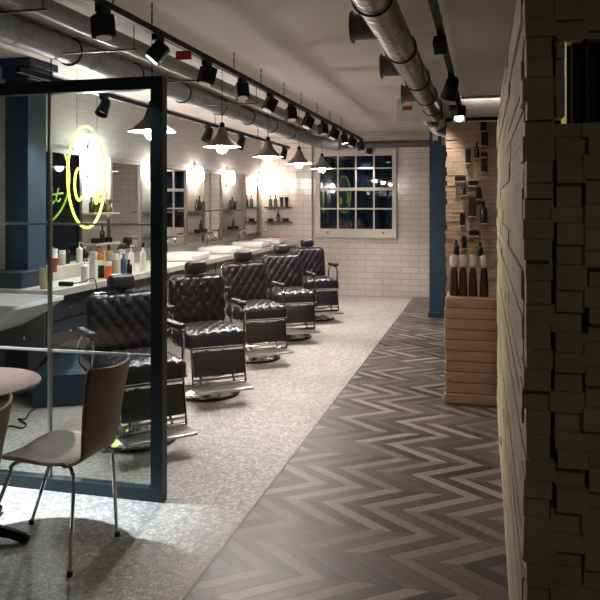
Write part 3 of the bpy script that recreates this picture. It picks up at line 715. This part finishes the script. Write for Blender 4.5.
# ---------------------------------------------------------------- cafe table and chairs
t = thing('round_table', 'round brown wooden cafe table on a black pedestal at the left edge', 'table', (-2.33, 2.88, 0))
b = bm_new(); add_lathe(b, [(0, 0.695), (.29, 0.695), (.33, .705), (.335, .715), (.33, .722), (0, .722)], 64); obj('tabletop', b, 'tabletop', t)
b = bm_new(); add_tube(b, [(0, 0, 0.04), (0, 0, 0.695)], 0.03, 16); obj('pedestal', b, 'black', t)
b = bm_new()
for k in range(4):
    a = math.radians(8)+k*PI/2
    pts = [(r*math.cos(a), r*math.sin(a), z) for r, z in ((0, .06), (.12, .055), (.22, .04), (.29, .022), (.31, .018))]
    add_tube(b, smooth_path(pts, 4), [0.026]*8+[0.024]*5+[0.017]*4, 10)
obj('base', b, 'black', t)

def side_chair(loc, rz, label):
    t = thing('side_chair', label, 'chair', loc, rz, None)
    prof = smooth_path([(0.21, 0, .435), (0.15, 0, .452), (0.05, 0, .45), (-0.07, 0, .442), (-0.15, 0, .447), (-0.195, 0, .48), (-0.218, 0, .55), (-0.242, 0, .66), (-0.268, 0, .76), (-0.295, 0, .85)], 6)
    b = bm_new(); n = len(prof); NU = 16; grid = []
    for i, p in enumerate(prof):
        s = i/(n-1)
        hw = 0.205 if s < 0.25 else (0.205-0.075*min(1, (s-0.25)/0.28)**1.5 if s < 0.53 else 0.13+0.052*((s-0.53)/0.47)**0.9)
        if s < 0.14: hw *= math.sqrt(max(0, 1-((0.14-s)/0.14)**2*0.75))
        if s > 0.9: hw *= math.sqrt(max(0.0, 1-((s-0.9)/0.1)**4*0.2))
        row = []
        for k in range(NU+1):
            u = -1+2*k/NU; y = u*hw
            back = max(0, (s-0.5)/0.5)
            row.append(b.verts.new((p.x+back**0.8*0.055*u*u, y, p.z+(0.012*u*u if s < 0.4 else 0)+(0.012*u*u*max(0, (s-0.9)/0.1)))))
        grid.append(row)
    for i in range(n-1):
        for k in range(NU): b.faces.new((grid[i][k], grid[i][k+1], grid[i+1][k+1], grid[i+1][k]))
    bmesh.ops.recalc_face_normals(b, faces=b.faces)
    sh = obj('seat_shell', b, 'ply', t)
    sh.data.materials.append(M['plyedge'])
    md = sh.modifiers.new('thick', 'SOLIDIFY'); md.thickness = 0.011; md.offset = 0; md.material_offset_rim = 1
    b = bm_new(); add_box(b, -0.08, 0.08, -0.07, 0.07, 0.425, 0.438); obj('mount_plate', b, 'black', t)
    for sx, fx in ((1, 0.30), (-1, -0.165)):
        for sy in (-1, 1):
            b = bm_new(); add_tube(b, smooth_path([(0.03*sx, 0.05*sy, .425), (0.12*sx, 0.125*sy, .428), (0.152*sx, 0.15*sy, .41), (0.162*sx, 0.158*sy, .36), (fx, 0.19*sy, 0.012)], 6), 0.0085, 10)
            lg = obj('leg', b, 'chrome', t)
            b = bm_new(); add_lathe(b, [(0, 0), (.013, 0), (.012, .02), (0, .02)], 12, (fx+0.001*sx, .1905*sy, 0)); obj('glide', b, 'rubber', lg)
side_chair((-1.835, 2.90, 0), math.radians(178), 'brown plywood chair with chrome legs standing in front of the glass screen')
side_chair((-1.895, 2.12, 0), math.radians(185), 'brown plywood chair mostly outside the frame, only its back showing at the left edge')

# ---------------------------------------------------------------- barber chairs
def quilt_mat():
    m = mat('quilted_leather', (38, 35, 39), 0.30, var=0.15, bump=0.1, bscale=140)
    return m
M['quilt'] = quilt_mat()
def cushion(w, h, t, nu, nv, cell=0.085, puff=0.019, rad=0.06):
    """upright pad in the y-z plane, thickness along x, front (+x) face quilted in diamonds"""
    b = bm_new(); F = []; 
    def edge(u): return (1-abs(u)**5)
    for j in range(nv+1):
        row = []
        for i in range(nu+1):
            u = -1+2*i/nu; v = -1+2*j/nv
            # rounded-rect mapping
            y = u*w/2; z = v*h/2
            dx = max(0, abs(y)-(w/2-rad)); dz = max(0, abs(z)-(h/2-rad)); dd = math.hypot(dx, dz)
            if dd > rad:
                f = rad/dd; y = math.copysign((w/2-rad)+dx*f, y); z = math.copysign((h/2-rad)+dz*f, z)
            p, q = (y+z*0.72)/cell, (y-z*0.72)/cell
            pf = (abs(math.sin(PI*p/1.0))*abs(math.sin(PI*q/1.0)))**0.35
            e = (edge(u)*edge(v))**0.4
            row.append(b.verts.new((t/2*e+puff*pf*e, y, z)))
        F.append(row)
    for j in range(nv):
        for i in range(nu): b.faces.new((F[j][i], F[j][i+1], F[j+1][i+1], F[j+1][i]))
    Bk = {}
    for j in range(nv+1):
        for i in range(nu+1):
            if i in (0, nu) or j in (0, nv): 
                v = F[j][i]; Bk[(j, i)] = b.verts.new((-t/2, v.co.y, v.co.z))
    ring = [(0, i) for i in range(nu)]+[(j, nu) for j in range(nv)]+[(nv, i) for i in range(nu, 0, -1)]+[(j, 0) for j in range(nv, 0, -1)]
    n = len(ring)
    for k in range(n):
        a, c = ring[k], ring[(k+1) % n]
        b.faces.new((F[a[0]][a[1]], Bk[a], Bk[c], F[c[0]][c[1]]))
    b.faces.new([Bk[r] for r in ring])
    return b
def barber_chair():
    t = thing('barber_chair', '', 'barber chair', (0, 0, 0))
    b = bm_new(); add_lathe(b, [(0, 0), (.265, 0), (.27, .012), (.26, .028), (.2, .045), (.11, .062), (.07, .085), (0, .09)], 40); o = obj('base', b, 'chrome', t)
    b = bm_new(); add_lathe(b, [(.272, 0), (.277, .006), (.272, .02), (.264, .02)], 40); obj('base_rim', b, 'rubber', o)
    b = bm_new(); add_tube(b, [(0, 0, .07), (0, 0, .26)], .055, 20); add_tube(b, [(0, 0, .26), (0, 0, .41)], .04, 20); obj('column', b, 'chrome', t)
    b = bm_new(); add_tube(b, smooth_path([(-.03, .06, .12), (-.05, .2, .13), (-.05, .30, .17), (-.05, .33, .22)]), .009, 8); add_tube(b, [(-.05, .33, .2), (-.05, .335, .27)], .014, 8); obj('pump_lever', b, 'chrome', t)
    b = bm_new(); add_bevbox(b, -.2, .2, -.2, .2, .395, .425, .01); obj('seat_plate', b, 'brushed', t)
    b = cushion(.50, .52, .12, 44, 42)
    bmesh.ops.transform(b, matrix=Matrix.Translation((.05, 0, .50)) @ Matrix.Rotation(-PI/2, 4, 'Y'), verts=b.verts); s = obj('seat', b, 'quilt', t)
    b = bm_new(); add_tube(b, [(x, y, .435) for x, y, _ in rr(-.19, .29, -.26, .26, .06, 0)], .008, 8, closed=True); obj('seat_trim', b, 'chrome', s)
    tilt = Matrix.Translation((-.235, 0, .735)) @ Matrix.Rotation(math.radians(-9), 4, 'Y')
    b = cushion(.48, .41, .085, 42, 36)
    bmesh.ops.transform(b, matrix=tilt, verts=b.verts); s = obj('backrest', b, 'quilt', t)
    b = bm_new(); add_tube(b, [(0.0, y, z) for y, z, _ in rr(-.243, .243, -.207, .207, .065, 0)], .009, 8, closed=True)
    bmesh.ops.transform(b, matrix=tilt, verts=b.verts); obj('back_trim', b, 'chrome', s)
    b = bm_new(); add_bevbox(b, -.06, -.03, -.23, .23, -.19, .19, .015, mtx=tilt); obj('back_shell', b, 'black', s)
    b = bm_new(); add_box(b, -.02, -.005, -.025, .025, .17, .27, mtx=tilt); hs = obj('headrest_post', b, 'black', t)
    b = bm_new(); add_bevbox(b, -.05, .05, -.095, .095, .222, .335, .04, 5, mtx=tilt); obj('headrest', b, 'leather', t)
    # arms: curved chrome bracket with black pad
    for sy in (-1, 1):
        y = sy*.305
        b = bm_new(); add_tube(b, smooth_path([(-.20, y-sy*.04, .44), (-.23, y, .52), (-.22, y, .64), (-.14, y, .69), (-.02, y, .695), (.06, y, .68), (.085, y, .62), (.08, y, .53), (.08, y, .46), (.06, y-sy*.05, .425)], 5), .011, 8)
        o = obj('arm_frame', b, 'chrome', t)
        b = bm_new(); add_bevbox(b, -.20, .07, y-.03, y+.03, .70, .742, .018, 4); obj('arm_pad', b, 'leather', o)
    # leg rest and footboard
    lm = Matrix.Translation((.315, 0, .305)) @ Matrix.Rotation(math.radians(-10), 4, 'Y')
    b = bm_new(); add_bevbox(b, -.012, .014, -.205, .205, -.092, .10, .01, 2, mtx=lm); o = obj('leg_rest', b, 'leather', t)
    b = bm_new(); add_tube(b, [(0, .215, .13), (0, .215, -.16)], .009, 8); add_tube(b, [(0, -.215, .13), (0, -.215, -.16)], .009, 8); add_tube(b, [(0, -.215, .115), (0, .215, .115)], .009, 8); add_tube(b, [(0, -.215, -.115), (0, .215, -.115)], .009, 8)
    add_tube(b, [(-.06, .15, .13), (0, .15, .115)], .009, 8); add_tube(b, [(-.06, -.15, .13), (0, -.15, .115)], .009, 8)
    bmesh.ops.transform(b, matrix=lm, verts=b.verts); obj('leg_rest_frame', b, 'chrome', o)
    b = bm_new(); add_bevbox(b, .32, .50, -.225, .225, .118, .138, .008, 2); fb = obj('footboard', b, 'brushed', t)
    b = bm_new(); add_bevbox(b, .29, .325, -.225, .225, .118, .155, .008, 2); obj('footboard_edge', b, 'chrome', fb)
    b = bm_new(); add_tube(b, smooth_path([(.05, .1, .40), (.2, .12, .3), (.3, .14, .14)]), .01, 8); add_tube(b, smooth_path([(.05, -.1, .40), (.2, -.12, .3), (.3, -.14, .14)]), .01, 8); obj('footboard_strut', b, 'chrome', fb)
    return t
bc = barber_chair()
cl = ['black quilted barber chair nearest the viewer, cut through by the steel post', 'black quilted barber chair just right of the steel post', 'black quilted barber chair, middle one of the row of five', 'fourth black quilted barber chair from the viewer', 'farthest black quilted barber chair, below the sash window']
for i, ((px, py), rz) in enumerate(zip([(135, 439), (206, 393), (253, 358), (288, 337), (314, 318.5)], [-43, -50, -50, -58, -56])):
    o = bc if i == 0 else copy_tree(bc)
    p = at_z(px, py, 0); o.location = (p.x, p.y, 0); o.rotation_euler = (0, 0, math.radians(rz)); o['label'] = cl[i]; o['group'] = 'barber chairs in a row'

# ---------------------------------------------------------------- stack of timber beams with bottles
z = 0.0
names = ['bottom', 'second', 'third', 'fourth', 'fifth', 'sixth', 'seventh', 'eighth', 'ninth', 'topmost']
for i in range(10):
    b = bm_new(); j = random.uniform(-.006, .006)
    add_bevbox(b, -.305+j, .3, 5.76+random.uniform(-.004, .004), 6.16, z+0.0004, z+0.0821, .009, 1)
    lab = '%s timber beam of the low stack before the display wall' % names[i] if i in (0, 9) else '%s timber beam counted from the floor in the low stack' % names[i]
    tag(obj('timber_beam', b, 'timber2', smooth=False), lab, 'timber beam', 'stacked timber beams'); z += 0.0825
ST = z
for k, (px, lab) in enumerate(((454, 'leftmost'), (463, 'second'), (473, 'third'), (484, 'rightmost'))):
    p = at_z(px, 295, ST); p.y = 5.90; p.x = at_y(px, 290, 5.90).x; p.z = ST
    t = thing('bottle', '%s dark bottle with a pale cap on the timber stack' % lab, 'bottle', p, 0, 'capped bottles on the timber stack')
    b = bm_new(); add_lathe(b, [(0, 0), (.035, 0), (.036, .02), (.028, .18), (.018, .25), (.014, .26), (.014, .29), (0, .29)], 20); obj('body', b, 'amber', t)
    b = bm_new(); add_lathe(b, [(.024, .225), (.036, .24), (.034, .30), (.02, .32), (0, .325)], 20); obj('cap', b, 'pink', t)
# dark products on the display wall
pdesc = {'v': 'upright black product box', 'h': 'black product box lying flat', 'b': 'dark slim bottle', 'c': 'brown upright product box'}
used = {}
rows = []
for n, (x0, y0, x1, y1, k) in enumerate(prods):
    yf = YD-0.045; a = at_y(x0, y1, yf); c = at_y(x1, y0, yf)
    W, Hh = c.x-a.x, c.z-a.z; cx = (a.x+c.x)/2
    side = 'left' if x0 < 466 else ('middle' if x0 < 475 else 'right')
    used.setdefault(side, 0)
    sides = [q for q in prods if ('left' if q[0] < 466 else ('middle' if q[0] < 475 else 'right')) == side]
    sides.sort(key=lambda q: q[1]); rank = sides.index((x0, y0, x1, y1, k))
    lab = '%s, %s from the top, %s column of the display wall' % (pdesc[k], ['first', 'second', 'third', 'fourth', 'fifth', 'sixth', 'seventh', 'eighth'][rank], side)
    if k == 'b':
        b = bottle_bm(W*0.5, Hh, 'bottle' if Hh/W < 5 else 'cone'); tag(obj('bottle', b, 'dkbottle', loc=(cx, YD-0.045, a.z)), lab, 'bottle', 'dark products on the display wall')
    else:
        b = bm_new(); add_bevbox(b, -W/2, W/2, -.022, .022, 0, Hh, .003, 1); tag(obj('product_box', b, 'amber' if k == 'c' else 'black', smooth=False, loc=(cx, YD-0.045, a.z)), lab, 'box', 'dark products on the display wall')
